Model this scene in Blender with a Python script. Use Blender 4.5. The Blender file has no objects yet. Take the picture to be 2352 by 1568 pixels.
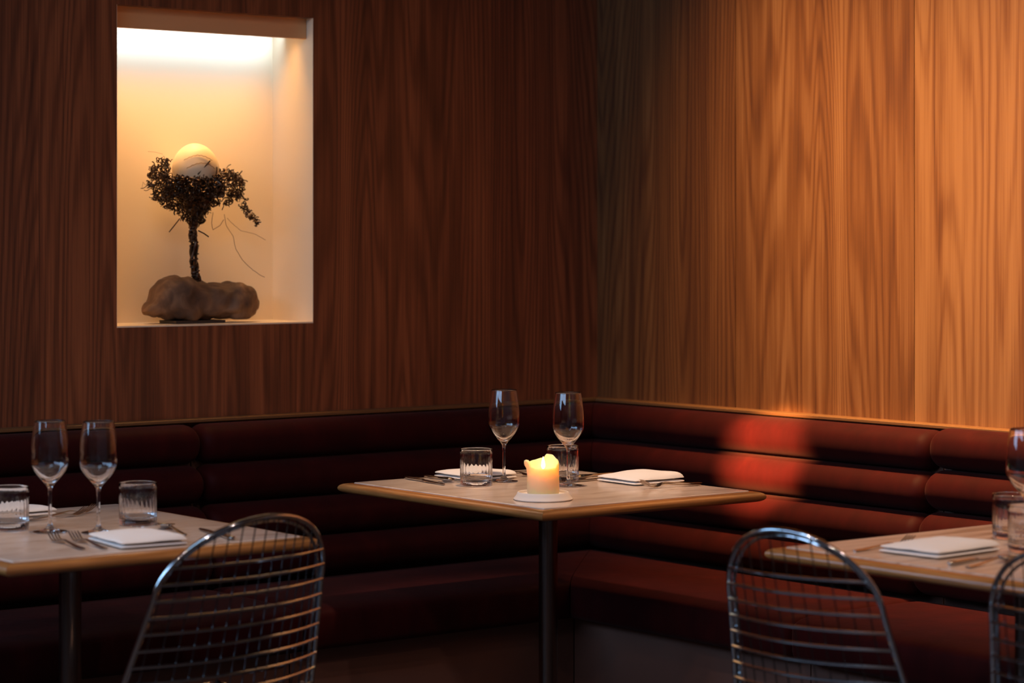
import bpy, math, random
from mathutils import Vector, Matrix, noise
pi = math.pi; sin = math.sin; cos = math.cos
S = bpy.context.scene; COL = S.collection

# ------------------------------------------------------------------ camera
YAW = math.radians(38.2)
CAMX, CAMY, CAMZ = -4.7187, -5.5760, 1.35
cd = bpy.data.cameras.new('camera'); cam = bpy.data.objects.new('camera', cd); COL.objects.link(cam)
cam.location = (CAMX, CAMY, CAMZ)
cam.rotation_euler = (pi / 2, 0, -YAW)
cd.sensor_width = 36; cd.lens = 5500 / 2352 * 36
cd.shift_y = -(784 - 560) / 2352
cd.clip_start = .05; cd.clip_end = 60
cd.dof.use_dof = True; cd.dof.focus_distance = 5.85; cd.dof.aperture_fstop = 3.2
S.camera = cam

# ------------------------------------------------------------------ world, exposure, room lights
W = bpy.data.worlds.new('world'); S.world = W; W.use_nodes = True
W.node_tree.nodes['Background'].inputs[0].default_value = (.60, .60, .78, 1)
W.node_tree.nodes['Background'].inputs[1].default_value = .08
S.view_settings.view_transform = 'Standard'; S.view_settings.look = 'None'
S.view_settings.exposure = 0; S.view_settings.gamma = 1; S.view_settings.use_curve_mapping = False
S.cycles.use_denoising = True
S.cycles.sample_clamp_indirect = 4
S.cycles.max_bounces = 14; S.cycles.transmission_bounces = 12; S.cycles.glossy_bounces = 6; S.cycles.diffuse_bounces = 4
S.cycles.caustics_refractive = True; S.cycles.caustics_reflective = True
S.cycles.blur_glossy = .6

WARM = (1, .60, .30)
def look(o, tgt):
    d = Vector(tgt) - o.location
    o.rotation_euler = d.to_track_quat('-Z', 'Y').to_euler()
def area(name, loc, tgt, sx, sy, power, col, spread=pi):
    l = bpy.data.lights.new(name, 'AREA'); l.shape = 'RECTANGLE'; l.size = sx; l.size_y = sy
    l.energy = power; l.color = col; l.spread = spread
    o = bpy.data.objects.new(name, l); COL.objects.link(o); o.location = loc; look(o, tgt); return o
def spot(name, loc, tgt, power, deg, blend, col=WARM, rad=.04):
    l = bpy.data.lights.new(name, 'SPOT'); l.energy = power; l.spot_size = math.radians(deg); l.spot_blend = blend
    l.color = col; l.shadow_soft_size = rad
    o = bpy.data.objects.new(name, l); COL.objects.link(o); o.location = loc; look(o, tgt); return o
# wall washer along the right wall
wash = area('wall_washer_light', (-.74, -1.66, 3.3), (0, -1.66, 1.12), 2.1, .05, 28.5, (1, .55, .21), math.radians(36))
# downlights above the three tables and the tight one that grazes the bench
spot('table_downlight', (-1.02, -1.05, 2.6), (-.98, -.97, .75), 142, 34, .7, (1, .66, .42), .06)
spot('table_downlight', (-2.45, -1.2, 2.6), (-2.4, -1.08, .75), 52, 34, .8, (1, .66, .42), .06)
spot('table_downlight', (-1.0, -2.5, 2.6), (-.98, -2.45, .75), 60, 36, .8, (1, .66, .42), .06)
spot('bench_downlight', (-4.0, -2.6, 2.6), (-.13, -.86, .766), 13000, 4.6, 1.0, (1, .46, .16), .02)
# unseen fill spots added to lift the dark parts, behind and beside the viewer
for q in ((-3.2, -3.0), (-4.9, -3.4), (-3.3, -4.9), (-5.9, -4.2), (-1.6, -4.6), (-5.2, -5.6)):
    spot('room_fill_spot', (q[0], q[1], 3.3), (q[0] + .3, q[1] + .3, 0), 34, 150, .6, (1, .70, .60), .04)
# cove light of the niche
area('niche_cove_light', (-1.342, .150, 1.968), (-1.342, .21, 1.88), .60, .015, .85, (.50, .74, 1.0), math.radians(110))
area('niche_warm_light', (-1.342, .075, 1.966), (-1.342, .20, 1.25), .56, .04, 1.45, (1, .51, .155), math.radians(72))
# cool light of two unseen windows, added for blue glints and fill
area('added_window_light', (-6.42, -2.25, 2.6), (0, -2.25, 1.2), 3.7, 1.05, 62, (.42, .64, 1.0))
area('added_window_light', (-4.65, -.06, 1.95), (-3.2, -3.0, .9), 2.5, 1.1, 44, (.36, .64, 1.0))
area('cool_overhead_fill', (-3.7, -2.75, 3.37), (-3.7, -2.75, 0), 1.3, .5, 14, (.45, .70, 1.0))  # unseen overhead fill, added for cool glints and bluish napkins

# ------------------------------------------------------------------ helpers
class MB:
    def __init__(s): s.v = []; s.f = []
    def add(s, vs, fs):
        n = len(s.v); s.v += [tuple(v) for v in vs]; s.f += [tuple(i + n for i in f) for f in fs]; return s
    def box(s, x0, x1, y0, y1, z0, z1):
        return s.add([(x, y, z) for x in (x0, x1) for y in (y0, y1) for z in (z0, z1)],
                     [(0, 1, 3, 2), (4, 6, 7, 5), (0, 4, 5, 1), (2, 3, 7, 6), (0, 2, 6, 4), (1, 5, 7, 3)])
    def lathe(s, prof, n=48, cx=0, cy=0, mod=None, close=True):
        """prof: (r, z) from axis to axis"""
        base = len(s.v); m = len(prof)
        for i, (r, z) in enumerate(prof):
            for k in range(n):
                a = 2 * pi * k / n; rr = r * (mod(a, z, i) if mod else 1)
                s.v.append((cx + rr * cos(a), cy + rr * sin(a), z))
        for i in range(m - 1):
            for k in range(n):
                k2 = (k + 1) % n
                s.f.append((base + i * n + k, base + i * n + k2, base + (i + 1) * n + k2, base + (i + 1) * n + k))
        if close:
            s.f.append(tuple(base + k for k in reversed(range(n))))
            s.f.append(tuple(base + (m - 1) * n + k for k in range(n)))
        return s
    def tube(s, pts, r, n=8, closed=False):
        pts = [Vector(p) for p in pts]; m = len(pts); base = len(s.v)
        rf = r if callable(r) else (lambda t: r)
        up = Vector((.31, .17, .93))
        for i, p in enumerate(pts):
            if closed: t = pts[(i + 1) % m] - pts[i - 1]
            else: t = pts[min(i + 1, m - 1)] - pts[max(i - 1, 0)]
            t = t.normalized() if t.length > 1e-9 else Vector((0, 0, 1))
            a = up - t * up.dot(t)
            if a.length < 1e-3: a = Vector((1, 0, 0)) - t * t.x
            a.normalize(); b = t.cross(a); up = a
            rr = rf(i / max(1, m - 1))
            for k in range(n):
                g = 2 * pi * k / n; s.v.append(tuple(p + a * (rr * cos(g)) + b * (rr * sin(g))))
        for i in range(m if closed else m - 1):
            j = (i + 1) % m
            for k in range(n):
                k2 = (k + 1) % n
                s.f.append((base + i * n + k, base + i * n + k2, base + j * n + k2, base + j * n + k))
        if not closed:
            s.f.append(tuple(base + k for k in reversed(range(n))))
            s.f.append(tuple(base + (m - 1) * n + k for k in range(n)))
        return s
    def loft(s, rings, caps=True):
        base = len(s.v); m = len(rings); n = len(rings[0])
        for r in rings: s.v += [tuple(p) for p in r]
        for i in range(m - 1):
            for k in range(n):
                k2 = (k + 1) % n
                s.f.append((base + i * n + k, base + i * n + k2, base + (i + 1) * n + k2, base + (i + 1) * n + k))
        if caps:
            s.f.append(tuple(base + k for k in reversed(range(n))))
            s.f.append(tuple(base + (m - 1) * n + k for k in range(n)))
        return s
    def build(s, name, mat, parent=None, smooth=True, auto=40):
        me = bpy.data.meshes.new(name); me.from_pydata(s.v, [], s.f); me.validate()
        import bmesh
        b = bmesh.new(); b.from_mesh(me); bmesh.ops.recalc_face_normals(b, faces=b.faces); b.to_mesh(me); b.free()
        me.materials.append(mat)
        if smooth:
            me.shade_smooth()
            if auto: me.set_sharp_from_angle(angle=math.radians(auto))
        o = bpy.data.objects.new(name, me); COL.objects.link(o)
        if parent: o.parent = parent
        return o
def thing(name, label, cat, loc=(0, 0, 0), rz=0, group=None):
    o = bpy.data.objects.new(name, None); COL.objects.link(o); o.empty_display_size = .05
    o.location = loc; o.rotation_euler = (0, 0, rz); return tag(o, label, cat, group)
def tag(o, label, cat, group=None):
    o['label'] = label; o['category'] = cat
    if group: o['group'] = group
    return o
def copy_tree(o, label, loc, rz=0, parent=None):
    c = o.copy(); COL.objects.link(c)
    if parent: c.parent = parent
    else: c.location = loc; c.rotation_euler = (0, 0, rz); c['label'] = label
    for ch in list(o.children): copy_tree(ch, None, None, 0, c)
    return c
def struct(o): o['kind'] = 'structure'; return o

# ------------------------------------------------------------------ materials
def mat(name, base=(.5, .5, .5), rough=.5, **kw):
    m = bpy.data.materials.new(name); m.use_nodes = True
    b = m.node_tree.nodes['Principled BSDF']
    b.inputs['Base Color'].default_value = (*base, 1); b.inputs['Roughness'].default_value = rough
    for k, v in kw.items():
        k = k.replace('_', ' ')
        b.inputs[k].default_value = (*v, 1) if isinstance(v, tuple) and len(v) == 3 and 'Radius' not in k else v
    return m
def nd(m, t, **kw):
    n = m.node_tree.nodes.new(t)
    for k, v in kw.items(): setattr(n, k, v)
    return n
def lk(m, a, b): m.node_tree.links.new(a, b)
def ramp(m, stops):
    r = nd(m, 'ShaderNodeValToRGB'); e = r.color_ramp.elements
    while len(e) > 1: e.remove(e[-1])
    e[0].position = stops[0][0]; e[0].color = (*stops[0][1], 1)
    for p, c in stops[1:]:
        x = e.new(p); x.color = (*c, 1)
    return r
def bump(m, src, strength, dist):
    b = nd(m, 'ShaderNodeBump'); b.inputs['Strength'].default_value = strength; b.inputs['Distance'].default_value = dist
    lk(m, src, b.inputs['Height']); lk(m, b.outputs[0], m.node_tree.nodes['Principled BSDF'].inputs['Normal'])

def math_n(m, op, a, b=None, c=None):
    n = nd(m, 'ShaderNodeMath', operation=op)
    for i, v in enumerate((a, b, c)):
        if v is None: continue
        if hasattr(v, 'type'): lk(m, v, n.inputs[i])
        else: n.inputs[i].default_value = v
    return n.outputs[0]

def veneer(name, dark, mid, light, phase, panel=.678, tone=None):
    """vertical oak veneer: horizontal coordinate s = x+y of the wall, leaves of about 0.17 m, cathedral figure"""
    m = mat(name, rough=.42); P = m.node_tree.nodes['Principled BSDF']
    g = nd(m, 'ShaderNodeTexCoord'); sp = nd(m, 'ShaderNodeSeparateXYZ'); lk(m, g.outputs['Object'], sp.inputs[0])
    s = math_n(m, 'ADD', sp.outputs[0], sp.outputs[1]); s = math_n(m, 'ADD', s, phase)
    z = sp.outputs[2]
    pid = math_n(m, 'FLOOR', math_n(m, 'DIVIDE', s, panel))
    def vec(fs, fz, off=0):
        c = nd(m, 'ShaderNodeCombineXYZ')
        lk(m, math_n(m, 'MULTIPLY', s, fs), c.inputs[0]); lk(m, math_n(m, 'MULTIPLY', z, fz), c.inputs[1])
        lk(m, math_n(m, 'MULTIPLY_ADD', pid, 3.7, off), c.inputs[2]); return c.outputs[0]
    def nz(v, det=2, rough=.5, dist=0):
        n = nd(m, 'ShaderNodeTexNoise'); n.inputs['Scale'].default_value = 1; n.inputs['Detail'].default_value = det
        n.inputs['Roughness'].default_value = rough; n.inputs['Distortion'].default_value = dist
        lk(m, v, n.inputs['Vector']); return n.outputs['Fac']
    fig = nz(vec(4.6, .24, 1.3), 1.5, .45, .15)            # slow field whose contour lines draw the cathedrals
    fig2 = math_n(m, 'MULTIPLY', fig, 200.0)
    wob = nz(vec(40, 4, 5), 2, .6)
    saw = math_n(m, 'MULTIPLY_ADD', math_n(m, 'SINE', math_n(m, 'ADD', fig2, math_n(m, 'MULTIPLY', wob, 2.5))), .5, .5)
    line = math_n(m, 'POWER', saw, 2.0)
    fine = nz(vec(260, 3.2, 9), 3, .65)
    med = nz(vec(46, .9, 2), 2, .55)
    broad = nz(vec(9, .10, 7), 1, .5)
    t = math_n(m, 'ADD', math_n(m, 'MULTIPLY', fine, .44), math_n(m, 'MULTIPLY', med, .42))
    t = math_n(m, 'ADD', t, math_n(m, 'MULTIPLY', broad, .62))
    t = math_n(m, 'SUBTRACT', t, math_n(m, 'MULTIPLY', line, .16))
    t = math_n(m, 'SUBTRACT', t, .13)
    if tone:                                                # leaves of lighter and darker veneer, panel by panel
        k = math_n(m, 'MINIMUM', math_n(m, 'FLOOR', math_n(m, 'DIVIDE', math_n(m, 'SUBTRACT', tone[0], math_n(m, 'SUBTRACT', s, phase)), panel)), 1.0)
        t = math_n(m, 'MULTIPLY_ADD', k, tone[1], t)
    r = ramp(m, [(.28, dark), (.52, mid), (.80, light)]); lk(m, t, r.inputs[0])
    lk(m, r.outputs[0], P.inputs['Base Color'])
    bump(m, fine, .12, .001)
    return m
M = {}
M['oak_left'] = veneer('oak_veneer_left', (.062, .019, .010), (.155, .046, .019), (.34, .108, .040), 7.3)  # same veneer as the right wall, tinted redder to carry bounced light
M['oak_right'] = veneer('oak_veneer_right', (.080, .026, .008), (.165, .062, .017), (.29, .135, .048), .61 + 6.78, tone=(-.61, .12))
def solid_oak(name, axis):
    m = mat(name, rough=.35, Coat_Weight=.7, Coat_Roughness=.18); P = m.node_tree.nodes['Principled BSDF']
    g = nd(m, 'ShaderNodeTexCoord'); mp = nd(m, 'ShaderNodeMapping'); lk(m, g.outputs['Object'], mp.inputs[0])
    mp.inputs['Scale'].default_value = {'x': (3, 60, 60), 'y': (60, 3, 60)}[axis]
    n = nd(m, 'ShaderNodeTexNoise'); n.inputs['Scale'].default_value = 1.6; n.inputs['Detail'].default_value = 4; n.inputs['Distortion'].default_value = .6
    lk(m, mp.outputs[0], n.inputs['Vector'])
    r = ramp(m, [(.3, (.22, .085, .022)), (.55, (.42, .17, .045)), (.75, (.56, .26, .08))]); lk(m, n.outputs['Fac'], r.inputs[0])
    lk(m, r.outputs[0], P.inputs['Base Color']); bump(m, n.outputs['Fac'], .08, .001); return m
M['oak_x'] = solid_oak('oak_edge_long', 'x'); M['oak_y'] = solid_oak('oak_edge_short', 'y')
M['ledge'] = mat('oak_ledge', (.16, .075, .028), .4)

m = M['marble'] = mat('honed_marble', rough=.16); P = m.node_tree.nodes['Principled BSDF']
g = nd(m, 'ShaderNodeTexCoord'); n1 = nd(m, 'ShaderNodeTexNoise'); n1.inputs['Scale'].default_value = 5; n1.inputs['Detail'].default_value = 5; n1.inputs['Distortion'].default_value = 1.4
mp = nd(m, 'ShaderNodeMapping'); mp.inputs['Rotation'].default_value = (0, 0, .5); mp.inputs['Scale'].default_value = (1, 2.6, 1)
lk(m, g.outputs['Object'], mp.inputs[0]); lk(m, mp.outputs[0], n1.inputs['Vector'])
r = ramp(m, [(.28, (.50, .38, .30)), (.44, (.61, .48, .39)), (.62, (.70, .57, .47)), (.8, (.56, .43, .35))]); lk(m, n1.outputs['Fac'], r.inputs[0])
lk(m, r.outputs[0], P.inputs['Base Color'])
m = M['travertine'] = mat('vein_cut_travertine', rough=.28); P = m.node_tree.nodes['Principled BSDF']
g = nd(m, 'ShaderNodeTexCoord'); n1 = nd(m, 'ShaderNodeTexNoise'); n1.inputs['Scale'].default_value = 1.5; n1.inputs['Detail'].default_value = 5; n1.inputs['Distortion'].default_value = .3
mp = nd(m, 'ShaderNodeMapping'); mp.inputs['Scale'].default_value = (1.6, 26, 1)
lk(m, g.outputs['Object'], mp.inputs[0]); lk(m, mp.outputs[0], n1.inputs['Vector'])
r = ramp(m, [(.32, (.30, .20, .14)), (.45, (.55, .41, .31)), (.7, (.66, .52, .41))]); lk(m, n1.outputs['Fac'], r.inputs[0])
lk(m, r.outputs[0], P.inputs['Base Color'])

m = M['velvet'] = mat('oxblood_velvet', (.2, .03, .02), .6, Specular_IOR_Level=.06, Sheen_Weight=.06, Sheen_Roughness=.6, Sheen_Tint=(.6, .36, .32)); P = m.node_tree.nodes['Principled BSDF']
g = nd(m, 'ShaderNodeTexCoord'); n1 = nd(m, 'ShaderNodeTexNoise'); n1.inputs['Scale'].default_value = 9; n1.inputs['Detail'].default_value = 5; n1.inputs['Roughness'].default_value = .6
mp = nd(m, 'ShaderNodeMapping'); mp.inputs['Scale'].default_value = (1.5, 1.5, .5)
lk(m, g.outputs['Object'], mp.inputs[0]); lk(m, mp.outputs[0], n1.inputs['Vector'])
r = ramp(m, [(.3, (.020, .0013, .0017)), (.6, (.030, .0018, .0022)), (.8, (.044, .0032, .0030))]); lk(m, n1.outputs['Fac'], r.inputs[0])
lk(m, r.outputs[0], P.inputs['Base Color']); bump(m, n1.outputs['Fac'], .3, .006)

M['base'] = mat('dark_plinth', (.16, .070, .046), .7)
M['niche'] = mat('cream_niche_paint', (.88, .72, .50), .6)
M['valance'] = mat('niche_valance_wood', (.80, .42, .18), .5)
M['floor'] = mat('dark_floor', (.05, .03, .022), .45)
M['ceil'] = mat('dark_ceiling', (.06, .045, .04), .8)
M['steel'] = mat('polished_steel', (.50, .46, .42), .16, Metallic=1.0)
M['wire_dark'] = mat('chrome_wire_darkened', (.10, .10, .10), .25, Metallic=1.0)  # same chrome as the rungs, coloured dark to stand in for dim reflections
M['chrome'] = mat('chrome_wire', (.62, .65, .68), .10, Metallic=1.0)
M['pedestal'] = mat('bronze_column', (.16, .11, .09), .25, Metallic=1.0)
M['glass'] = mat('clear_glass', (1, 1, 1), 0.0, Transmission_Weight=1.0, IOR=1.5)
M['linen'] = mat('white_linen', (.78, .74, .70), .85, Sheen_Weight=.2)
n1 = nd(M['linen'], 'ShaderNodeTexNoise'); n1.inputs['Scale'].default_value = 900; bump(M['linen'], n1.outputs['Fac'], .15, .0004)
M['ceramic'] = mat('pale_ceramic', (.72, .66, .60), .45)
M['wax'] = mat('candle_wax', (.93, .73, .40), .45, Subsurface_Weight=1.0, Subsurface_Scale=.035, Subsurface_Radius=(1.0, .48, .20))
M['wick'] = mat('burnt_wick', (.02, .015, .01), .9)
m = M['flame'] = mat('flame', (0, 0, 0), 1); P = m.node_tree.nodes['Principled BSDF']
P.inputs['Emission Color'].default_value = (1, .50, .17, 1); P.inputs['Emission Strength'].default_value = 60
m = M['rock'] = mat('grey_brown_rock', rough=.8); P = m.node_tree.nodes['Principled BSDF']
g = nd(m, 'ShaderNodeTexCoord'); n1 = nd(m, 'ShaderNodeTexNoise'); n1.inputs['Scale'].default_value = 16; n1.inputs['Detail'].default_value = 6; n1.inputs['Distortion'].default_value = .8
lk(m, g.outputs['Object'], n1.inputs['Vector'])
r = ramp(m, [(.3, (.065, .036, .021)), (.5, (.14, .080, .046)), (.7, (.25, .15, .085))]); lk(m, n1.outputs['Fac'], r.inputs[0])
lk(m, r.outputs[0], P.inputs['Base Color']); bump(m, n1.outputs['Fac'], .6, .006)
m = M['egg'] = mat('cream_eggshell', (.88, .70, .44), .45); P = m.node_tree.nodes['Principled BSDF']
M['twig'] = mat('dark_curled_metal', (.06, .032, .016), .28, Metallic=.6)
M['tendril'] = mat('thin_brown_root', (.30, .17, .08), .6)
M['stone_dark'] = mat('black_plinth', (.03, .024, .02), .5)
M['fog_metal'] = mat('added_window_metal', (.05, .05, .05), .4)

# ------------------------------------------------------------------ room shell
ZT = 3.4
NX0, NX1, NZ0, NZ1, ND = -1.65, -1.034, 1.133, 1.978, .21
w = MB()
w.box(-3.35, NX0, 0, .03, 0, ZT); w.box(-6.5, -5.95, 0, .03, 0, ZT); w.box(-5.95, -3.35, 0, .03, 0, 1.3); w.box(-5.95, -3.35, 0, .03, 2.6, ZT); w.box(NX1, .03, 0, .03, 0, ZT)
w.box(NX0, NX1, 0, .03, 0, NZ0 - .003); w.box(NX0, NX1, 0, .03, NZ1, ZT)
wall_left = struct(w.build('wall_left', M['oak_left'], None, False))
n = MB()
n.box(NX0 - .012, NX0, .03, ND + .012, NZ0 - .012, NZ1 + .012)
n.box(NX1, NX1 + .012, .03, ND + .012, NZ0 - .012, NZ1 + .012)
n.box(NX0, NX1, ND, ND + .012, NZ0 - .012, NZ1 + .012)
n.box(NX0, NX1, .0305, ND, NZ1, NZ1 + .012)
n.build('niche_lining', M['niche'], wall_left, False)
n = MB(); n.box(NX0, NX0 + .0015, .0005, .0305, NZ0, NZ1); n.box(NX1 - .0015, NX1, .0005, .0305, NZ0, NZ1)
n.build('niche_reveal', M['niche'], wall_left, False)
n = MB(); n.box(NX0, NX1, .001, ND, NZ0 - .003, NZ0 + .001)
n.build('niche_shelf', M['niche'], wall_left, False)
n = MB(); n.box(NX0 + .0016, NX1 - .0016, .034, .050, NZ1 - .056, NZ1 - .0005)
n.build('light_cove_valance', M['valance'], wall_left, False)
w = MB()                                                    # right wall in veneered panels with shadow gaps
ys = [.03, -.61, -1.288, -1.966, -2.644, -3.322, -4.0, -6.5]
for a, b in zip(ys[:-1], ys[1:]): w.box(0, .02, b + .0011, a - .0011, 0, ZT)
w.box(.02, .04, -6.5, .03, 0, ZT)
struct(w.build('wall_right', M['oak_right'], None, False))
w = MB(); w.box(-6.53, -6.5, -6.5, -4.15, 0, ZT); w.box(-6.53, -6.5, -.35, .03, 0, ZT)
w.box(-6.53, -6.5, -4.15, -.35, 0, 2.05); w.box(-6.53, -6.5, -4.15, -.35, 3.18, ZT)
struct(w.build('wall_end', M['ceil'], None, False))
wf = MB()
for (a, b, c, d) in ((-4.15, -4.11, 2.05, 3.18), (-.39, -.35, 2.05, 3.18), (-4.11, -.39, 2.05, 2.09), (-4.11, -.39, 3.14, 3.18), (-1.65, -1.61, 2.09, 3.14), (-2.89, -2.85, 2.09, 3.14)):
    wf.box(-6.53, -6.49, a, b, c, d)
win = struct(wf.build('added_window_1', M['fog_metal'], None, False))  # added outside the view to supply the cool light
gp = MB(); gp.box(-6.515, -6.511, -4.11, -.39, 2.09, 3.14); gp.build('added_window_pane', M['glass'], win, False)
wf = MB()
for (a, b, c, d) in ((-5.95, -5.91, 1.3, 2.6), (-3.39, -3.35, 1.3, 2.6), (-5.91, -3.39, 1.3, 1.34), (-5.91, -3.39, 2.56, 2.6), (-4.67, -4.63, 1.34, 2.56)):
    wf.box(a, b, -.005, .03, c, d)
win = struct(wf.build('added_window_2', M['fog_metal'], None, False))  # second unseen window, put in as a source for the blue highlights
gp = MB(); gp.box(-5.91, -3.39, .012, .016, 1.34, 2.56); gp.build('added_window_pane', M['glass'], win, False)
f = MB(); f.box(-6.53, .04, -6.5, .03, -.05, 0); struct(f.build('floor', M['floor'], None, False))
f = MB(); f.box(-6.53, .04, -6.5, .24, ZT, ZT + .05); struct(f.build('ceiling', M['ceil'], None, False))

# ------------------------------------------------------------------ banquettes
def to_world(side, along, depth, z):
    """along: distance from the corner (positive), depth: distance from the wall"""
    return (-along, -depth, z) if side == 'left' else (-depth, -along, z)
def superell(a, b, n=28, p=2.6):
    out = []
    for k in range(n):
        t = 2 * pi * k / n; c, s_ = cos(t), sin(t)
        out.append((a * math.copysign(abs(c) ** (2 / p), c), b * math.copysign(abs(s_) ** (2 / p), s_)))
    return out
def cushion(side, a0, a1, cd_, cz, ha, hb, mitre0, er=.03, p=2.6, n=28, sag=0.0, seed=0):
    """rounded roll along the wall; section semi axes ha (depth) x hb (height); mitre0: cut at 45 deg in the corner"""
    L = a1 - a0; us = []
    if not mitre0:
        for i in range(8): us.append((er * (1 - cos(pi / 2 * i / 8)), i / 8))
    k = 0
    rings = []; st = []
    if not mitre0:
        for i in range(9):
            ph = pi / 2 * i / 8; st.append((a0 + er * (1 - cos(ph)), er * (1 - sin(ph))))
    else: st.append((a0, 0))
    m = max(6, int(L / .06))
    for i in range(1, m): st.append((a0 + (er if not mitre0 else 0) + (L - er * (2 if not mitre0 else 1)) * i / m, 0))
    for i in range(9):
        ph = pi / 2 * (1 - i / 8); st.append((a1 - er * (1 - cos(ph)), er * (1 - sin(ph))))
    B = MB()
    for (al, ins) in st:
        ring = []
        for (x, y) in superell(max(ha - ins, .002), max(hb - ins, .002), n, p):
            dpt = cd_ + x; zz = cz + y
            wr = noise.noise(Vector((al * 5 + seed, x * 9, y * 9))) * .0025
            dpt += wr if x > 0 else 0
            aa = al
            if mitre0: aa = max(al, dpt + .001) if al < cd_ + ha + .05 and al == a0 else max(al, dpt + .001 + (al - a0) * .0)
            ring.append(to_world(side, aa, dpt, zz))
        rings.append(ring)
    return B.loft(rings)
def banquette(side, a0, a1, mitre, label, topz=.873):
    mid = (a0 + a1) / 2
    t = thing('banquette', label, 'banquette', (0, 0, 0), 0, None)
    g = .002
    # back board and plinth
    s0 = a0 if not mitre else .0
    def blk(nm, d0, d1, z0, z1, mt):
        B = MB(); vs = []
        for (al) in (0, 1):
            for d in (d0, d1):
                for z in (z0, z1):
                    a_ = (a0 + g if not mitre else d + g) if al == 0 else a1 - g
                    vs.append(to_world(side, a_, d, z))
        B.add(vs, [(0, 1, 3, 2), (4, 6, 7, 5), (0, 4, 5, 1), (2, 3, 7, 6), (0, 2, 6, 4), (1, 5, 7, 3)])
        return B.build(nm, mt, t, False)
    blk('back_board', .004, .06, .05, topz - .03, M['base'])
    blk('plinth', .062, .54, 0, .33, M['base'])
    h = .104; z = topz - h / 2
    for i in range(4):
        fr = (.135, .155, .178, .20)[i]
        hd = .064
        B = cushion(side, a0 + g, a1 - g, fr - hd, z, hd, h / 2, mitre, .034, 2.05 if i else 2.3, seed=i * 7 + a0 * 3)
        B.build('back_roll', M['velvet'], t)
        z -= h + .001
    B = cushion(side, a0 + g, a1 - g, .372, .393, .253, .06, mitre, .03, 5.5, 40, seed=a0 * 5 + 50)
    B.build('seat', M['velvet'], t)
    return t
banquette('left', 0, 1.462, True, 'dark oxblood channelled banquette under the niche, ending at the room corner')
banquette('left', 1.462, 4.2, False, 'dark oxblood channelled banquette at far left, behind the left table')
banquette('right', 0, 1.443, True, 'red velvet channelled banquette under the glowing oak wall, with the bright light patches')
banquette('right', 1.443, 4.6, False, 'red velvet channelled banquette at the right edge with rounded roll ends', .881)
def ledge(side, name):
    B = MB(); L = 6.4; vs = []
    prof = [(.0, .874), (.0, .884), (.042, .884), (.045, .882), (.045, .876), (.043, .874)]
    r0 = [to_world(side, d + .0005, d, z) for d, z in prof]; r1 = [to_world(side, L, d, z) for d, z in prof]
    B.loft([r0, r1]); return struct(B.build(name, M['ledge'], None, False))
ledge('left', 'trim_1'); ledge('right', 'trim_2')

# ------------------------------------------------------------------ tables
def table(x0, x1, y0, y1, label, stone='marble'):
    """x0..y1: extent of the stone inlay"""
    cx, cy = (x0 + x1) / 2, (y0 + y1) / 2; hx, hy = (x1 - x0) / 2, (y1 - y0) / 2
    t = thing('restaurant_table', label, 'table', (cx, cy, 0))
    B = MB(); c = .0015; rings = []
    for (i, z) in ((0, .7225), (0, .7485), (c, .75)):
        rings.append([(sx * (hx - i), sy * (hy - i), z) for sx, sy in ((1, 1), (-1, 1), (-1, -1), (1, -1))])
    B.loft(rings); B.build('stone_top', M[stone], t, False)
    prof = [(.0006, .7225), (.0006, .7475), (.012, .7475), (.020, .7460), (.026, .7430), (.0295, .739), (.0305, .735), (.0295, .731), (.026, .7275), (.020, .7245), (.012, .7225)]
    for nm, sgn, ax in (('wood_edge', 1, 'x'), ('wood_edge', -1, 'x'), ('wood_edge', 1, 'y'), ('wood_edge', -1, 'y')):
        B = MB(); r = []
        for e in (-1, 1):
            if ax == 'x': r.append([(e * (hx + d - .0002), sgn * (hy + d), z) for d, z in prof])
            else: r.append([(sgn * (hx + d), e * (hy + d - .0002), z) for d, z in prof])
        B.loft(r).build(nm, M['oak_' + ax], t, True, 50)
    B = MB(); B.box(-hx + .15, hx - .15, -hy + .15, hy - .15, .705, .7223); B.build('underboard', M['stone_dark'], t, False)
    B = MB(); B.box(-.15, .15, -.15, .15, .690, .7045); B.build('mounting_plate', M['pedestal'], t, False)
    B = MB(); B.lathe([(.001, .012), (.0235, .014), (.0235, .689), (.001, .689)], 40); B.build('column', M['pedestal'], t)
    B = MB(); B.lathe([(.001, 0), (.21, 0), (.215, .004), (.21, .010), (.05, .016), (.030, .022), (.0242, .03)], 56); B.build('base_plate', M['pedestal'], t)
    return t
table(-1.301, -.661, -1.352, -.590, 'corner table with the lit candle, pale marble top with an oak edge')
table(-2.660, -2.016, -1.436, -.664, 'left foreground table with marble top and oak edge, a wire chair in front')
table(-1.356, -.640, -2.800, -2.182, 'right foreground table with a vein-streaked stone top, cropped by the picture edge', 'travertine')

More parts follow.
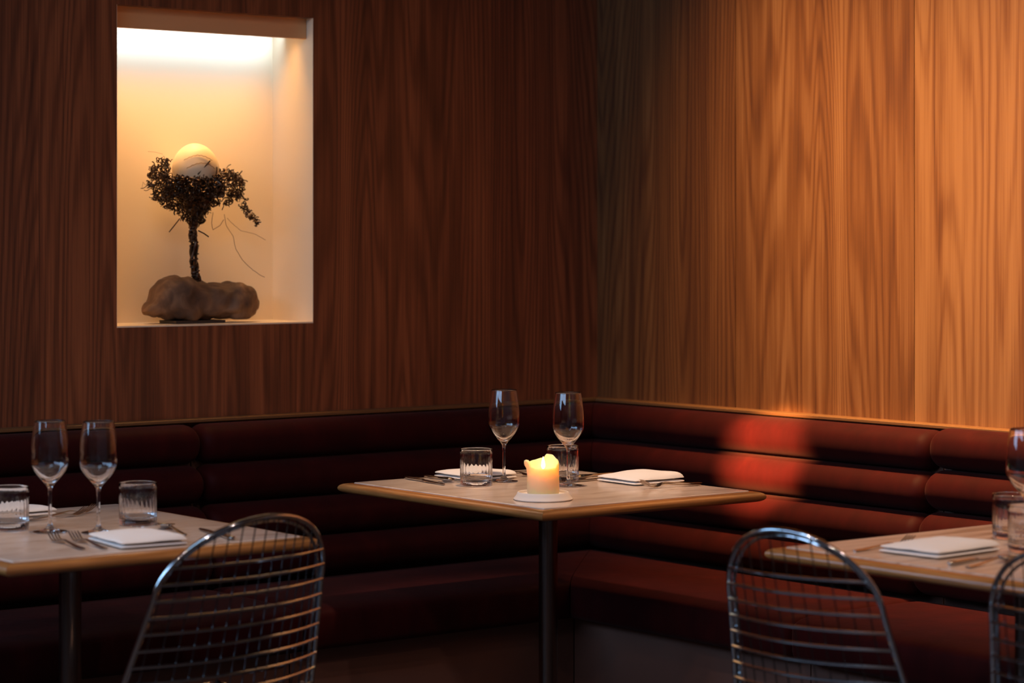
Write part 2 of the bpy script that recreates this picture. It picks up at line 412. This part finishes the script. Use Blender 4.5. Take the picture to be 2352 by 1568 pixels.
# ------------------------------------------------------------------ wire chairs
def chair(label, loc, rz, wf=1.0):
    """local: back centre at the origin, sitter faces +y, back leans towards -y"""
    t = thing('wire_chair', label, 'chair', loc, rz, 'wire chairs drawn up to the tables')
    ZB, ZTOP = .45, .836
    def halfw(z):                                            # outline of the back
        v = (z - ZB) / (ZTOP - ZB); v = min(max(v, 0), 1)
        base = (.245 - .070 * v) * wf
        if v > .62:
            q = (v - .62) / .38; base *= math.sqrt(max(0, 1 - q ** 2.15))
        return base
    def P(x, z):                                             # the curved shell of the back
        v = (z - ZB) / (ZTOP - ZB)
        return Vector((x, .09 * (1 - v) + x * x * 1.15 / wf ** 1.5 - .04, z))
    # outline: double outer rod
    zs = []
    N = 60
    outl = []
    for i in range(N + 1):
        a = -pi / 2 + pi * i / N
        # parametrise by angle so that the arc is smooth at the top
        if abs(a) > .9:
            q = (abs(a) - .9) / (pi / 2 - .9); z = ZB + (1 - q) * (ZTOP - ZB) * .62
            x = math.copysign(halfw(z), a)
        else:
            g = abs(a) / .9; ph = pi / 2 * g
            hw = halfw(ZB + (ZTOP - ZB) * .62)
            x = math.copysign(hw * sin(ph), a)
            q = (1 - min(1, abs(x) / hw * 1.0) ** 2) ** .5
            z = ZB + (ZTOP - ZB) * (.62 + .38 * q)
        outl.append((x, z))
    B = MB(); B.tube([P(x, z) for x, z in outl], .0052, 10); bf = B.build('back_frame', M['chrome'], t)
    B = MB(); B.tube([P(x * .965, z - .010 - .004 * 0) + Vector((0, .009, 0)) for x, z in outl], .0034, 8); B.build('inner_rod', M['chrome'], bf)
    def hw2(z):
        v = (z - ZB) / (ZTOP - ZB)
        if v <= .62: return halfw(z)
        q = (v - .62) / .38; return halfw(ZB + (ZTOP - ZB) * .62) * math.sqrt(max(0, 1 - q * q))
    z = ZTOP - .085; k = 0
    while z > ZB - .001:
        h = hw2(z) - .002
        B = MB(); B.tube([P(-h + 2 * h * i / 18, z) + Vector((0, -.0035, 0)) for i in range(19)], .0031, 8)
        B.build('horizontal_wire', M['chrome'], bf); z -= .031
    for i in range(-7, 8):
        x = i * .0285
        top = ZTOP
        while hw2(top) < abs(x) and top > ZB: top -= .002
        if top - ZB < .1: continue
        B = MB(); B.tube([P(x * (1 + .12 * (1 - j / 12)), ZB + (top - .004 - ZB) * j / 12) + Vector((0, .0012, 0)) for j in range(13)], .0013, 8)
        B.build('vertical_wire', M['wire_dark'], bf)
    # seat shell
    def Q(u, v):                                             # v 0 back .. 1 front
        x = u * (.225 + .02 * v)
        return Vector((x, .05 + x * x * 1.15 * (1 - v) + .36 * v, .45 - .035 * sin(pi * min(1, v * 1.1)) + .022 * u * u * (1 - v) - .02 * v ** 4))
    B = MB()
    for j in range(13): B.tube([Q(-1 + 2 * i / 14, j / 12) for i in range(15)], .0024, 6)
    for i in range(15): B.tube([Q(-1 + i / 7, j / 12) for j in range(13)], .0024, 6)
    sm = B
    B = MB(); B.tube([Q(-1 + 2 * i / 14, 1) for i in range(15)] , .0052, 8)
    B.tube([Q(-1, j / 12) for j in range(13)], .0052, 8); B.tube([Q(1, j / 12) for j in range(13)], .0052, 8)
    sf = B.build('seat_frame', M['chrome'], t); sm.build('wire_seat', M['chrome'], sf)
    for sx in (-1, 1):
        for (yt, yb) in ((.12, .03), (.33, .39)):
            B = MB(); B.tube([(sx * .17, yt, .415), (sx * .185, (yt * .6 + yb * .4), .25), (sx * .21, yb, .008)], .007, 10)
            B.tube([(sx * .17, yt, .415), (sx * .10, yt, .418), (0, yt, .418)], .007, 10)
            B.build('leg', M['chrome'], t)
    return t
chair('wire chair at the left table, its arched back catching a blue glint', (-2.290, -1.700, 0), math.radians(10), 1.06)
chair('wire chair with bright blue-lit rungs, drawn up to the right table', (-1.640, -2.487, 0), math.radians(-80), .84)
chair('wire chair cut off by the right picture edge, only its left side showing', (-1.470, -2.985, 0), math.radians(-80), .9)

# ------------------------------------------------------------------ glassware
def wine_profile():
    out = [(.0008, 0), (.030, 0), (.0345, .0008), (.0352, .0018), (.034, .0026), (.022, .0048), (.011, .0085), (.0058, .014), (.0040, .022), (.0036, .045), (.0036, .075), (.0042, .088), (.0065, .0955), (.0115, .102),
           (.020, .1115), (.0285, .1215), (.0350, .1310), (.0385, .1390), (.0398, .148), (.0399, .158), (.0390, .175), (.0368, .198), (.0340, .218), (.0320, .2310)]
    inn = [(.0316, .2318), (.0309, .2312), (.0330, .218), (.0358, .198), (.0380, .175), (.0388, .158), (.0386, .148), (.0372, .1396), (.0335, .1325), (.0270, .1240), (.0185, .1150), (.0100, .1080), (.004, .1050), (.0008, .1044)]
    return out, inn
def smooth_prof(p, n=3):
    """Catmull-Rom through the profile points"""
    q = [p[0]] + list(p) + [p[-1]]; out = []
    for i in range(1, len(q) - 2):
        for k in range(n):
            t = k / n; a, b, c, d = q[i - 1], q[i], q[i + 1], q[i + 2]
            out.append(tuple(.5 * (2 * b[j] + (c[j] - a[j]) * t + (2 * a[j] - 5 * b[j] + 4 * c[j] - d[j]) * t * t + (3 * b[j] - a[j] - 3 * c[j] + d[j]) * t ** 3) for j in (0, 1)))
    out.append(p[-1]); return [(max(r, .0006), z) for r, z in out]
o_, i_ = wine_profile()
B = MB(); B.lathe(smooth_prof(o_ + i_, 3), 64)
wg0 = B.build('wine_glass', M['glass'], None, True, 0); GZ = .7502
def wine(label, x, y, first=False):
    if first: o = wg0; o.location = (x, y, GZ)
    else: o = copy_tree(wg0, label, (x, y, GZ))
    return tag(o, label, 'wine glass', 'empty wine glasses on the tables')
wine('empty wine glass behind the fluted tumbler, left of the candle', -.997, -.814, True)
wine('empty wine glass directly behind the right side of the lit candle', -.939, -.998)
wine('empty wine glass at far left, just right of the cropped tumbler', -2.392, -1.064)
wine('empty wine glass on the left table, nearest its folded napkin and whole tumbler', -2.320, -1.140)
wine('wine glass cropped by the right picture edge', -.965, -2.462)
def tumbler_mesh():
    R_, H = .0405, .092
    out = [(.0008, 0), (.035, 0), (.0385, .0012), (.0402, .004), (.0405, .014), (.0405, .03), (.0405, .05), (.0405, .058), (.0405, .066), (.0405, .078), (.0405, .090), (.0400, .0917)]
    inn = [(.0392, .0917), (.0388, .090), (.0388, .078), (.0387, .066), (.0386, .050), (.0384, .034), (.0375, .024), (.0345, .0185), (.027, .0165), (.012, .0160), (.0008, .0160)]
    no = len(out)
    def mod(a, z, i):
        if i < 2 or i >= no + 6: return 1
        amp = .030 if i >= no else .012
        f = max(0, min(1, (.064 - z) / .012)) if i >= no else max(0, min(1, (.086 - z) / .02))
        return 1 - amp * f * (.5 + .5 * cos(24 * a)) 
    B = MB(); B.lathe(out + inn, 192, mod=mod); return B.build('tumbler', M['glass'], None, True, 0)
tb0 = tumbler_mesh()
def tumbler(label, x, y, rz=0, first=False):
    if first: o = tb0; o.location = (x, y, GZ); o.rotation_euler = (0, 0, rz)
    else: o = copy_tree(tb0, label, (x, y, GZ), rz)
    return tag(o, label, 'tumbler', 'fluted water tumblers on the tables')
tumbler('fluted water tumbler left of the candle, in front of a napkin', -1.111, -.848, .1, True)
tumbler('fluted water tumbler behind the candle and the right wine glass', -.880, -.905, .4)
tumbler('whole water tumbler on the left table, right of both wine glasses', -2.185, -1.065, .2)
tumbler('water tumbler cropped by the left picture edge', -2.440, -.975, .5)
tumbler('water tumbler at right edge, standing farther back on the streaked table', -.903, -2.375, .3)
tumbler('water tumbler at right edge, the nearer one on the streaked table', -1.045, -2.535, .6)

# ------------------------------------------------------------------ candle and saucer
CX, CY = -1.186, -1.205
ca = thing('pillar_candle', 'lit ivory pillar candle with a melted wavy rim, on the corner table', 'candle', (CX, CY, .7625))
def candle_wax():
    n = 96; rings = []
    fwd = math.atan2(-cos(YAW), -sin(YAW))                    # direction towards the viewer's side of the table
    def rim(a):                                               # a=0 towards the front, + to the right seen from the front
        pts = [(-180, .083), (-140, .078), (-112, .075), (-95, .081), (-72, .080), (-48, .066), (-15, .063), (20, .063), (48, .064), (66, .072), (88, .076), (115, .082), (145, .091), (165, .092), (180, .083)]
        d = math.degrees(a)
        for (x0, y0), (x1, y1) in zip(pts[:-1], pts[1:]):
            if x0 <= d <= x1:
                t = (d - x0) / (x1 - x0); t = t * t * (3 - 2 * t); return y0 + (y1 - y0) * t
        return .08
    def flare(a):
        d = math.degrees(a)
        return .0075 * math.exp(-((d + 88) / 24) ** 2) - .001 * math.exp(-((d - 20) / 60) ** 2)
    cols = []
    for k in range(n):
        a = -pi + 2 * pi * k / n; h = rim(a); fl = flare(a); th = fwd + a
        prof = [(.0005, 0), (.033, 0), (.0365, .0015), (.0378, .005), (.0380, h * .25), (.0378, h * .42), (.0376, h * .58), (.0374 + fl * .3, h - .019), (.0375 + fl * .9, h - .012), (.0378 + fl, h - .006), (.0372 + fl, h - .0015),
                (.0350 + fl * .7, h + .0004), (.0325 + fl * .3, h - .0010), (.0312, h - .006), (.0308, h - .014), (.0292, h - .019), (.0265, .046), (.021, .038), (.012, .033), (.0005, .0315)]
        cols.append([(r * cos(th), r * sin(th), z) for r, z in prof])
    B = MB(); B.loft(cols + [cols[0]], caps=False); return B
B = candle_wax()
wx = B.build('wax_body', M['wax'], ca)
import bmesh
bm = bmesh.new(); bm.from_mesh(wx.data); bmesh.ops.remove_doubles(bm, verts=bm.verts, dist=.0002); bmesh.ops.recalc_face_normals(bm, faces=bm.faces); bm.to_mesh(wx.data); bm.free()
B = MB(); B.tube([(0, 0, .031), (.0004, 0, .050), (.0012, .0004, .0605)], .0009, 8); B.build('wick', M['wick'], ca)
B = MB(); B.lathe([(.0002, .0600), (.0024, .0612), (.0040, .0645), (.0044, .069), (.0038, .0745), (.0024, .0805), (.0009, .0860), (.0002, .0885)], 20); B.build('flame', M['flame'], ca)
B = MB(); B.lathe([(.001, 0), (.066, 0), (.0692, .0014), (.0696, .0035), (.0680, .0055), (.0625, .0125), (.0606, .0175), (.0592, .0188), (.0575, .0180), (.0560, .0130), (.050, .0112), (.001, .0112)], 72)
sc_ = B.build('candle_saucer', M['ceramic']); sc_.location = (CX, CY, .7503)
tag(sc_, 'pale round ceramic saucer under the candle', 'saucer')

# ------------------------------------------------------------------ napkins
def napkin(label, x, y, z, w_, h_, rz, seed, lift=.006, layers=2):
    """square napkin folded into a soft pad: stacked layers, closed fold at +x, slightly domed"""
    t = MB(); rnd = random.Random(seed); th = .0075
    for L in range(layers):
        z0 = .0008 + L * (th + .0004); nx, ny = 26, 22; top = []; bot = []
        dx, dy = rnd.uniform(-.003, .003), rnd.uniform(-.003, .003)
        sc = 1 - .012 * L
        for i in range(nx + 1):
            rt = []; rb = []
            for j in range(ny + 1):
                u, v = -1 + 2 * i / nx, -1 + 2 * j / ny
                uu = math.copysign(1 - (1 - abs(u)) ** 1.6, u); vv = math.copysign(1 - (1 - abs(v)) ** 1.6, v)
                # soft rounded corners
                cr = 1 - .035 * (abs(uu) ** 6) * (abs(vv) ** 6)
                px, py = uu * w_ / 2 * sc * cr + dx, vv * h_ / 2 * sc * cr + dy
                ed = max(abs(uu), abs(vv)); rr = math.sqrt(max(0, 1 - ed ** 9))
                dome = lift * (L / max(1, layers - 1)) * ((1 - uu * uu) * (1 - vv * vv) + .55 * max(0, uu * .6 - vv * .8) ** 2 * (1 - ed ** 8))
                wav = noise.noise(Vector((px * 22 + seed, py * 22, L * .7))) * .0016 * (L + .3)
                mid = z0 + th / 2 + max(dome + wav, 0)
                rt.append((px, py, mid + th / 2 * rr)); rb.append((px, py, mid - th / 2 * rr))
            top.append(rt); bot.append(rb)
        vs = [p for r_ in top for p in r_] + [p for r_ in bot for p in r_]; N = (nx + 1) * (ny + 1); fs = []
        idx = lambda i, j: i * (ny + 1) + j
        for i in range(nx):
            for j in range(ny):
                fs.append((idx(i, j), idx(i + 1, j), idx(i + 1, j + 1), idx(i, j + 1)))
                fs.append((N + idx(i, j + 1), N + idx(i + 1, j + 1), N + idx(i + 1, j), N + idx(i, j)))
        for i in range(nx):
            for j in (0, ny):
                q = (idx(i, j), idx(i + 1, j), N + idx(i + 1, j), N + idx(i, j)); fs.append(q if j else q[::-1])
        for j in range(ny):
            for i in (0, nx):
                q = (idx(i, j), idx(i, j + 1), N + idx(i, j + 1), N + idx(i, j)); fs.append(q[::-1] if i else q)
        t.add(vs, fs)
    o = t.build('folded_napkin', M['linen'], None, True, 60); o.location = (x, y, z); o.rotation_euler = (0, 0, rz)
    return tag(o, label, 'napkin', 'white linen napkins folded at the place settings')
NZ = .7500
napkin('white folded napkin behind the tumbler on the left half of the candle table', -.990, -.688, NZ, .150, .165, .02, 3, .008)
napkin('white folded napkin on the right half of the candle table, forks beside it', -.728, -1.030, NZ, .165, .160, -.04, 5, .014)
napkin('bluish-white folded napkin in front on the left table, behind the wire chair', -2.335, -1.335, NZ, .145, .185, -.12, 8, .010)
napkin('small visible corner of a folded napkin at far left, behind the cropped tumbler', -2.322, -.735, NZ, .18, .115, 0, 11, .006)
napkin('bluish-white folded napkin on the streaked right table', -1.175, -2.425, NZ, .20, .150, .06, 14, .010)

# ------------------------------------------------------------------ cutlery (local: tip at +x, handle end at -x)
def strip(B, pts, n=8):
    """pts: (x, y, z, half width, half thickness) rounded-section bar"""
    rings = []
    for (x, y, z, hw, ht) in pts:
        rings.append([(x, y + hw * math.copysign(abs(cos(a)) ** .6, cos(a)), z + ht * math.copysign(abs(sin(a)) ** .6, sin(a))) for a in [2 * pi * k / 12 + .26 for k in range(12)]])
    B.loft(rings)
def fork_mesh(L=.178):
    B = MB(); h = L / 2
    strip(B, [(-h, 0, .0022, .004, .0008), (-h + .006, 0, .0024, .0078, .0013), (-h + .03, 0, .0030, .0068, .0013), (-h + .075, 0, .0062, .0036, .0014), (-h + .105, 0, .0088, .0026, .0015), (-h + .118, 0, .0078, .0042, .0013), (-h + .126, 0, .0056, .0095, .0010), (-h + .136, 0, .0036, .0112, .0009)])
    for k in range(4):
        y = (k - 1.5) * .0062
        strip(B, [(-h + .133, y, .0040, .0021, .0009), (-h + .145, y, .0036, .0019, .0010), (-h + .158, y * 1.02, .0075, .0018, .0010), (h - .006, y * 1.04, .0150, .0015, .0009), (h, y * 1.04, .0185, .0008, .0005)])
    return B.build('fork', M['steel'], None, True, 45)
def knife_parts(L=.205):
    h = L / 2
    B = MB(); strip(B, [(-.012, 0, .0040, .0046, .0014), (0, 0, .0038, .0080, .0009), (.03, 0, .0036, .0088, .0007), (h - .03, 0, .0034, .0084, .0006), (h - .01, -.001, .0032, .0055, .0005), (h, -.004, .0030, .0008, .0003)])
    return B
def spoon_mesh(L=.165):
    B = MB(); h = L / 2
    strip(B, [(-h, 0, .0022, .004, .0008), (-h + .006, 0, .0024, .0070, .0012), (-h + .03, 0, .0030, .0062, .0013), (-h + .07, 0, .0065, .0034, .0014), (-h + .100, 0, .0095, .0024, .0015), (-h + .112, 0, .0090, .0034, .0013)])
    rings = []; nu = 12; x0 = h - .055; cx_ = h - .027
    for j in range(nu + 1):                                   # bowl as a thin dished shell
        rings.append(None)
    n = 28; prev = []
    def shell(sc, dz):
        out = []
        for k in range(9):
            q = k / 8; ring = []
            for i in range(n):
                a = 2 * pi * i / n; rx, ry = .0275 * q * sc, (.0178 - .003 * cos(a)) * q * sc
                ring.append((cx_ + rx * cos(a), ry * sin(a), .0012 + .0082 * q ** 2.2 + dz + .0016 * q * cos(a + pi)))
            out.append(ring)
        return out
    low = shell(1, 0); up_ = shell(.965, .0009)
    B.loft(low + up_[::-1], caps=False)
    return B.build('spoon', M['steel'], None, True, 0)
def put(o, tip, end, z=.7504):
    """lay a piece with its tip and its handle end towards two table points"""
    t, e = Vector(tip), Vector(end); d = t - e
    o.rotation_euler = (0, 0, math.atan2(d.y, d.x)); c = (t + e) / 2; o.location = (c.x, c.y, z)
protos = {}
def cutlery(kind, label, tip, end, z=.7504):
    grp = {'fork': 'forks laid on the tables', 'knife': 'knives laid on the tables', 'spoon': 'spoons laid on the tables'}[kind]
    if kind not in protos:
        if kind == 'fork': o = fork_mesh()
        elif kind == 'spoon': o = spoon_mesh()
        else:
            o = thing('table_knife', label, 'knife')
            knife_parts().build('blade', M['steel'], o)
            B = MB(); h = .1025
            strip(B, [(-h, 0, .0040, .003, .002), (-h + .004, 0, .0042, .0072, .0034), (-h + .03, 0, .0042, .0074, .0036), (-.03, 0, .0042, .0054, .0034), (-.012, 0, .0042, .0046, .0030), (-.009, 0, .0042, .003, .0016)])
            B.build('handle', M['steel'], o)
        protos[kind] = o
    else: o = copy_tree(protos[kind], label, (0, 0, 0))
    tag(o, label, kind, grp); put(o, tip, end, z); return o
# corner table, right setting (handles to +x)
cutlery('fork', 'front fork of the two beside the right napkin on the candle table', (-.848, -1.165), (-.672, -1.190))
cutlery('fork', 'rear fork of the pair, closest to the right napkin on the candle table', (-.815, -1.132), (-.640, -1.158))
cutlery('knife', 'knife right of the candle whose tip shows below the spoon, partly under the napkin side', (-.880, -.935), (-.675, -.920))
cutlery('spoon', 'spoon with its bowl showing just right of the tumbler behind the candle', (-.835, -.897), (-.672, -.885))
cutlery('knife', 'knife rearmost behind the right napkin of the candle table', (-.865, -.862), (-.662, -.850))
# corner table, left setting (handles to +y)
cutlery('knife', 'foremost knife at the left corner of the candle table', (-1.172, -.803), (-1.148, -.600))
cutlery('spoon', 'spoon with dark bowl between two knives, left of the tumbler', (-1.118, -.760), (-1.120, -.598))
cutlery('knife', 'rear knife next to the left napkin of the candle table', (-1.096, -.808), (-1.090, -.604))
cutlery('fork', 'fork behind the candle, nearer the left napkin, tines towards the flame', (-.862, -.785), (-.880, -.610))
cutlery('fork', 'fork behind the candle, farther from the left napkin', (-.822, -.790), (-.838, -.615))
# left table, near setting (handles to -y)
cutlery('fork', 'leftmost near fork on the left table, its tines glinting blue', (-2.455, -1.195), (-2.478, -1.370))
cutlery('fork', 'near fork on the left table, between its twin and the napkin', (-2.418, -1.215), (-2.440, -1.390))
cutlery('spoon', 'spoon right of the near napkin on the left table, seen past the chair arch', (-2.166, -1.135), (-2.205, -1.295))
cutlery('knife', 'knife on the left table seen through the wires of the chair back', (-2.125, -1.215), (-2.165, -1.418))
# left table, far setting
cutlery('fork', 'far fork at the back of the left table, tines closest to its corner', (-2.140, -.790), (-2.312, -.826))
cutlery('fork', 'far fork at the back of the left table, beside the left wine glass stem', (-2.180, -.828), (-2.352, -.864))
# right table
cutlery('fork', 'fork peeking out behind the napkin of the streaked right table', (-1.135, -2.312), (-1.312, -2.325))
cutlery('knife', 'knife at the front edge of the right table, next to its napkin', (-1.112, -2.545), (-1.316, -2.570))
cutlery('spoon', 'spoon at the front edge of the right table, farthest from the napkin', (-1.158, -2.597), (-1.320, -2.618))

# ------------------------------------------------------------------ niche sculpture
SX, SY, SZ = -1.348, .105, NZ0 + .0012
sp_ = thing('nest_sculpture', 'egg in a dark curled nest on a rock, sculpture standing in the lit niche', 'sculpture', (SX, SY, SZ))
K = 6.545 / 5500
def L2(px, py, y=0.0): return Vector((((px - 452) * K + .618 * y) / .786, y, (740 - py) * K * (1 + .786 * y / 6.5)))
B = MB(); B.box(-.088, .066, -.045, .045, 0, .008); B.build('base_plate', M['stone_dark'], sp_, False)
# rock: sections along x between a top and a bottom outline read from the silhouette
topo = [(342, 712), (346, 700), (358, 680), (372, 650), (384, 634), (400, 630), (425, 634), (440, 640), (470, 646), (500, 650), (530, 649), (548, 651), (560, 656), (570, 666), (580, 678), (586, 692)]
boto = [(342, 712), (350, 721), (375, 729), (400, 734), (430, 736), (470, 735), (500, 733), (530, 734), (555, 733), (570, 730), (580, 716), (586, 692)]
def interp(t, x):
    for (x0, y0), (x1, y1) in zip(t[:-1], t[1:]):
        if x0 <= x <= x1: return y0 + (y1 - y0) * (x - x0) / (x1 - x0)
    return t[-1][1]
rings = []; NR = 64
for i in range(NR + 1):
    px = 342 + 244 * (.5 - .5 * cos(pi * i / NR))
    zt, zb = interp(topo, px), interp(boto, px); q = (px - 342) / 244
    dep = (.004 + .060 * (max(0, 1 - abs(2 * q - 1) ** 2.6)) ** .5) * (1 + .12 * sin(q * 9))
    c = L2(px, (zt + zb) / 2); hh = max((zb - zt) * K / 2, .0008); ring = []
    for k in range(48):
        a = 2 * pi * k / 48; ca_, sa = cos(a), sin(a)
        yy = dep * math.copysign(abs(ca_) ** .7, ca_); zz = hh * math.copysign(abs(sa) ** .62, sa)
        p = Vector((c.x * .97, yy, c.z + zz))
        cl = noise.voronoi(p * 19)[0]; nn = (cl[1] - cl[0]) * .016 - .006 + noise.noise(p * 22) * .006 + noise.noise(p * 70 + Vector((3, 1, 2))) * .002
        dirv = Vector((0, ca_, sa)); p += dirv * nn * min(1, hh / .02)
        p.z = max(p.z, .0082)
        ring.append(p)
    rings.append(ring)
B = MB(); B.loft(rings); B.build('rock', M['rock'], sp_, True, 0)
rnd = random.Random(4)
# stem: three twisted strands with knots
stem = [(456, 655), (452, 630), (447, 600), (448, 560), (445, 530), (447, 505), (452, 480), (458, 452)]
def stem_at(t):
    f = t * (len(stem) - 1); i = min(int(f), len(stem) - 2); f -= i
    return L2(stem[i][0] * (1 - f) + stem[i + 1][0] * f, stem[i][1] * (1 - f) + stem[i + 1][1] * f)
B = MB()
for s_ in range(4):
    pts = []
    for i in range(61):
        t = i / 60; a = s_ * pi / 2 + t * 11; rr = .0075 + .010 * max(0, t - .72)
        pts.append(stem_at(t) + Vector((rr * cos(a), rr * sin(a), 0)))
    B.tube(pts, lambda t: .0042 + .0013 * sin(t * 47 + s_), 7)
for i in range(70):
    t = rnd.random(); p = stem_at(t); a = rnd.uniform(0, 2 * pi); r0 = rnd.uniform(.003, .006)
    pts = [p + Vector(((.011 + .002 * sin(j)) * cos(a + j * .5), .011 * sin(a + j * .5), (j - 3) * .0012)) for j in range(7)]
    B.tube(pts, rnd.uniform(.0012, .0026), 5)
B.build('stem', M['twig'], sp_)
# nest: many short curls
def inside(px, py):
    e1 = ((px - 452) / 92) ** 2 + ((py - 432) / 60) ** 2 < 1
    e2 = ((px - 385) / 30) ** 2 + ((py - 415) / 52) ** 2 < 1
    e3 = ((px - 512) / 42) ** 2 + ((py - 425) / 38) ** 2 < 1
    e4 = ((px - 448) / 28) ** 2 + ((py - 482) / 36) ** 2 < 1
    cut = py < 404 and 398 < px < 505
    hole = ((px - 510) / 34) ** 2 + ((py - 492) / 24) ** 2 < 1
    return (e1 or e2 or e3 or e4) and not cut and not hole
def curl(B, c, size, r, turns, n=12):
    ax = Vector((rnd.gauss(0, 1), rnd.gauss(0, 1), rnd.gauss(0, 1))).normalized()
    a = ax.orthogonal().normalized(); b = ax.cross(a); ph = rnd.uniform(0, 6.28); pts = []
    dr = Vector((rnd.uniform(-1, 1), rnd.uniform(-1, 1), rnd.uniform(-1.3, .7))) * size * rnd.uniform(.5, 2.4)
    for i in range(n):
        t = i / (n - 1); g = ph + turns * 6.28 * t; rr = size * (1 - .4 * t)
        pts.append(c + dr * (t - .5) + a * (rr * cos(g)) + b * (rr * sin(g)) + ax * (size * .8 * (t - .5)))
    B.tube(pts, r, 5)
B = MB(); cnt = 0
for i in range(380):                                        # front lip that hides the foot of the egg
    px = rnd.uniform(392, 520); py = rnd.uniform(406, 452) + abs(px - 455) * -.12
    if px < 420 and rnd.random() < .4: py = rnd.uniform(412, 452)
    curl(B, L2(px, py, rnd.uniform(-.078, -.052)), rnd.uniform(.003, .008), rnd.uniform(.0009, .0021), rnd.uniform(.5, 1.5))
while cnt < 1150:
    px, py = rnd.uniform(352, 560), rnd.uniform(362, 522)
    if not inside(px, py): continue
    q = math.hypot((px - 452) / 92, (py - 432) / 62)
    y = rnd.uniform(-.062, .062) * max(.25, 1 - .5 * q)
    if q > .62 and rnd.random() < .35: continue
    curl(B, L2(px, py, y), rnd.uniform(.003, .0085), rnd.uniform(.0008, .0019), rnd.uniform(.5, 1.6)); cnt += 1
for i in range(90):
    a = rnd.uniform(0, 2 * pi); px, py = 452 + 88 * cos(a), 430 - 52 * sin(a)
    if py < 395 and 395 < px < 510 or (py > 470 and px > 480): continue
    y = rnd.uniform(-.05, .05); p = L2(px * .93 + 31, py * .95 + 21, y); d = Vector((cos(a) + rnd.gauss(0, .5), rnd.gauss(0, .3), sin(a) + rnd.gauss(0, .5))).normalized()
    ln = rnd.uniform(.012, .030); k = Vector((rnd.gauss(0, 1), rnd.gauss(0, 1), rnd.gauss(0, 1))) * .006
    B.tube([p + d * (ln * j / 7) + k * (j / 7) ** 2 + Vector((0, 0, .002 * sin(j * 1.4 + a))) for j in range(8)], rnd.uniform(.0007, .0015), 5)
arm = [(535, 415), (548, 445), (556, 475), (566, 492), (578, 500), (582, 515)]
for i in range(80):
    t = rnd.random() ** .8 * (len(arm) - 1); k = min(int(t), len(arm) - 2); f_ = t - k
    px = arm[k][0] * (1 - f_) + arm[k + 1][0] * f_ + rnd.gauss(0, 4.5 - .4 * t); py = arm[k][1] * (1 - f_) + arm[k + 1][1] * f_ + rnd.gauss(0, 4)
    curl(B, L2(px, py, rnd.uniform(-.012, .012)), rnd.uniform(.0025, .006), rnd.uniform(.0009, .0017), rnd.uniform(.4, 1.4), 9)
for (a, b) in (((462, 398), (489, 366)), ((515, 408), (528, 391)), ((425, 500), (405, 530)), ((463, 527), (486, 541)), ((380, 405), (401, 470)), ((372, 395), (392, 375)), ((440, 402), (438, 408)), ((500, 400), (503, 380))):
    p, q = L2(*a, -.05), L2(*b, -.06); B.tube([p, (p + q) / 2 + Vector((.001, 0, .001)), q], .0018, 6)
B.build('nest', M['twig'], sp_)
# dense heart of the nest
rings = []
for i in range(25):
    v = i / 24; py = 402 + 96 * v
    wd = (82 * (1 - v ** 1.6) + 12) * (.55 + .45 * min(1, v * 5)); cxp = 450 + 8 * (1 - v)
    ring = []
    for k in range(40):
        a = 2 * pi * k / 40; rr = wd * K * .60
        p = L2(cxp, py) + Vector((rr * cos(a), min(rr, .055) * sin(a), 0))
        p += Vector((cos(a), sin(a), 0)) * noise.noise(p * 60) * .012 + Vector((0, 0, 1)) * noise.noise(p * 70 + Vector((5, 5, 5))) * .01
        ring.append(p)
    rings.append(ring)
B = MB(); B.loft(rings); B.build('nest_core', M['twig'], sp_, True, 0)
# fine hanging roots
def root(pts, r, y=-.02):
    V = [L2(*p, y) for p in pts]; out = []
    for i in range(len(V) - 1):
        for j in range(6): out.append(V[i].lerp(V[i + 1], j / 6) + Vector((noise.noise(V[i] * 50 + Vector((j * .3, 0, 0))), 0, noise.noise(V[i] * 60 + Vector((0, j * .3, 0))))) * .0016)
    out.append(V[-1]); return out
for pts, r in (([(514, 490), (518, 515), (532, 540), (538, 570), (552, 595), (575, 620), (600, 636)], .00075), ([(520, 498), (535, 515), (550, 528), (580, 535), (602, 549)], .0006), ([(490, 485), (487, 510), (490, 526), (505, 515), (513, 502)], .0009), ([(386, 355), (370, 350), (356, 349)], .0004), ([(545, 405), (552, 402), (549, 412)], .0005), ([(352, 425), (346, 418), (345, 432)], .0005)):
    B = MB(); B.tube(root(pts, r), r, 5); B.build('hanging_root', M['tendril'], sp_)
# egg
c = L2(450, 383, .006); B = MB(); prof = []
for i in range(33):
    a = -pi / 2 + pi * i / 32; rr = .0645 * cos(a) * (1 - .10 * sin(a)); prof.append((max(rr, .0003), .0665 * sin(a)))
B.lathe(prof, 64); eg = B.build('egg', M['egg'], sp_, True, 0); eg.location = c; eg.rotation_euler = (.25, -.28, 0)
# thin vines across the egg
for (y_, ph) in ((.012, 0), (-.012, .4)):
    B = MB(); pts = []
    for i in range(22):
        a = math.radians(-150 + 75 * i / 21 + ph * 20); e = .1 + y_ * 14 + .22 * sin(i / 21 * pi)
        pts.append(c + Vector((.0655 * cos(a) * cos(e), .0655 * sin(a) * cos(e), .067 * sin(e) + .001 * sin(i * 2.1))))
    B.tube(pts, .0007, 5); B.build('vine', M['tendril'], sp_)
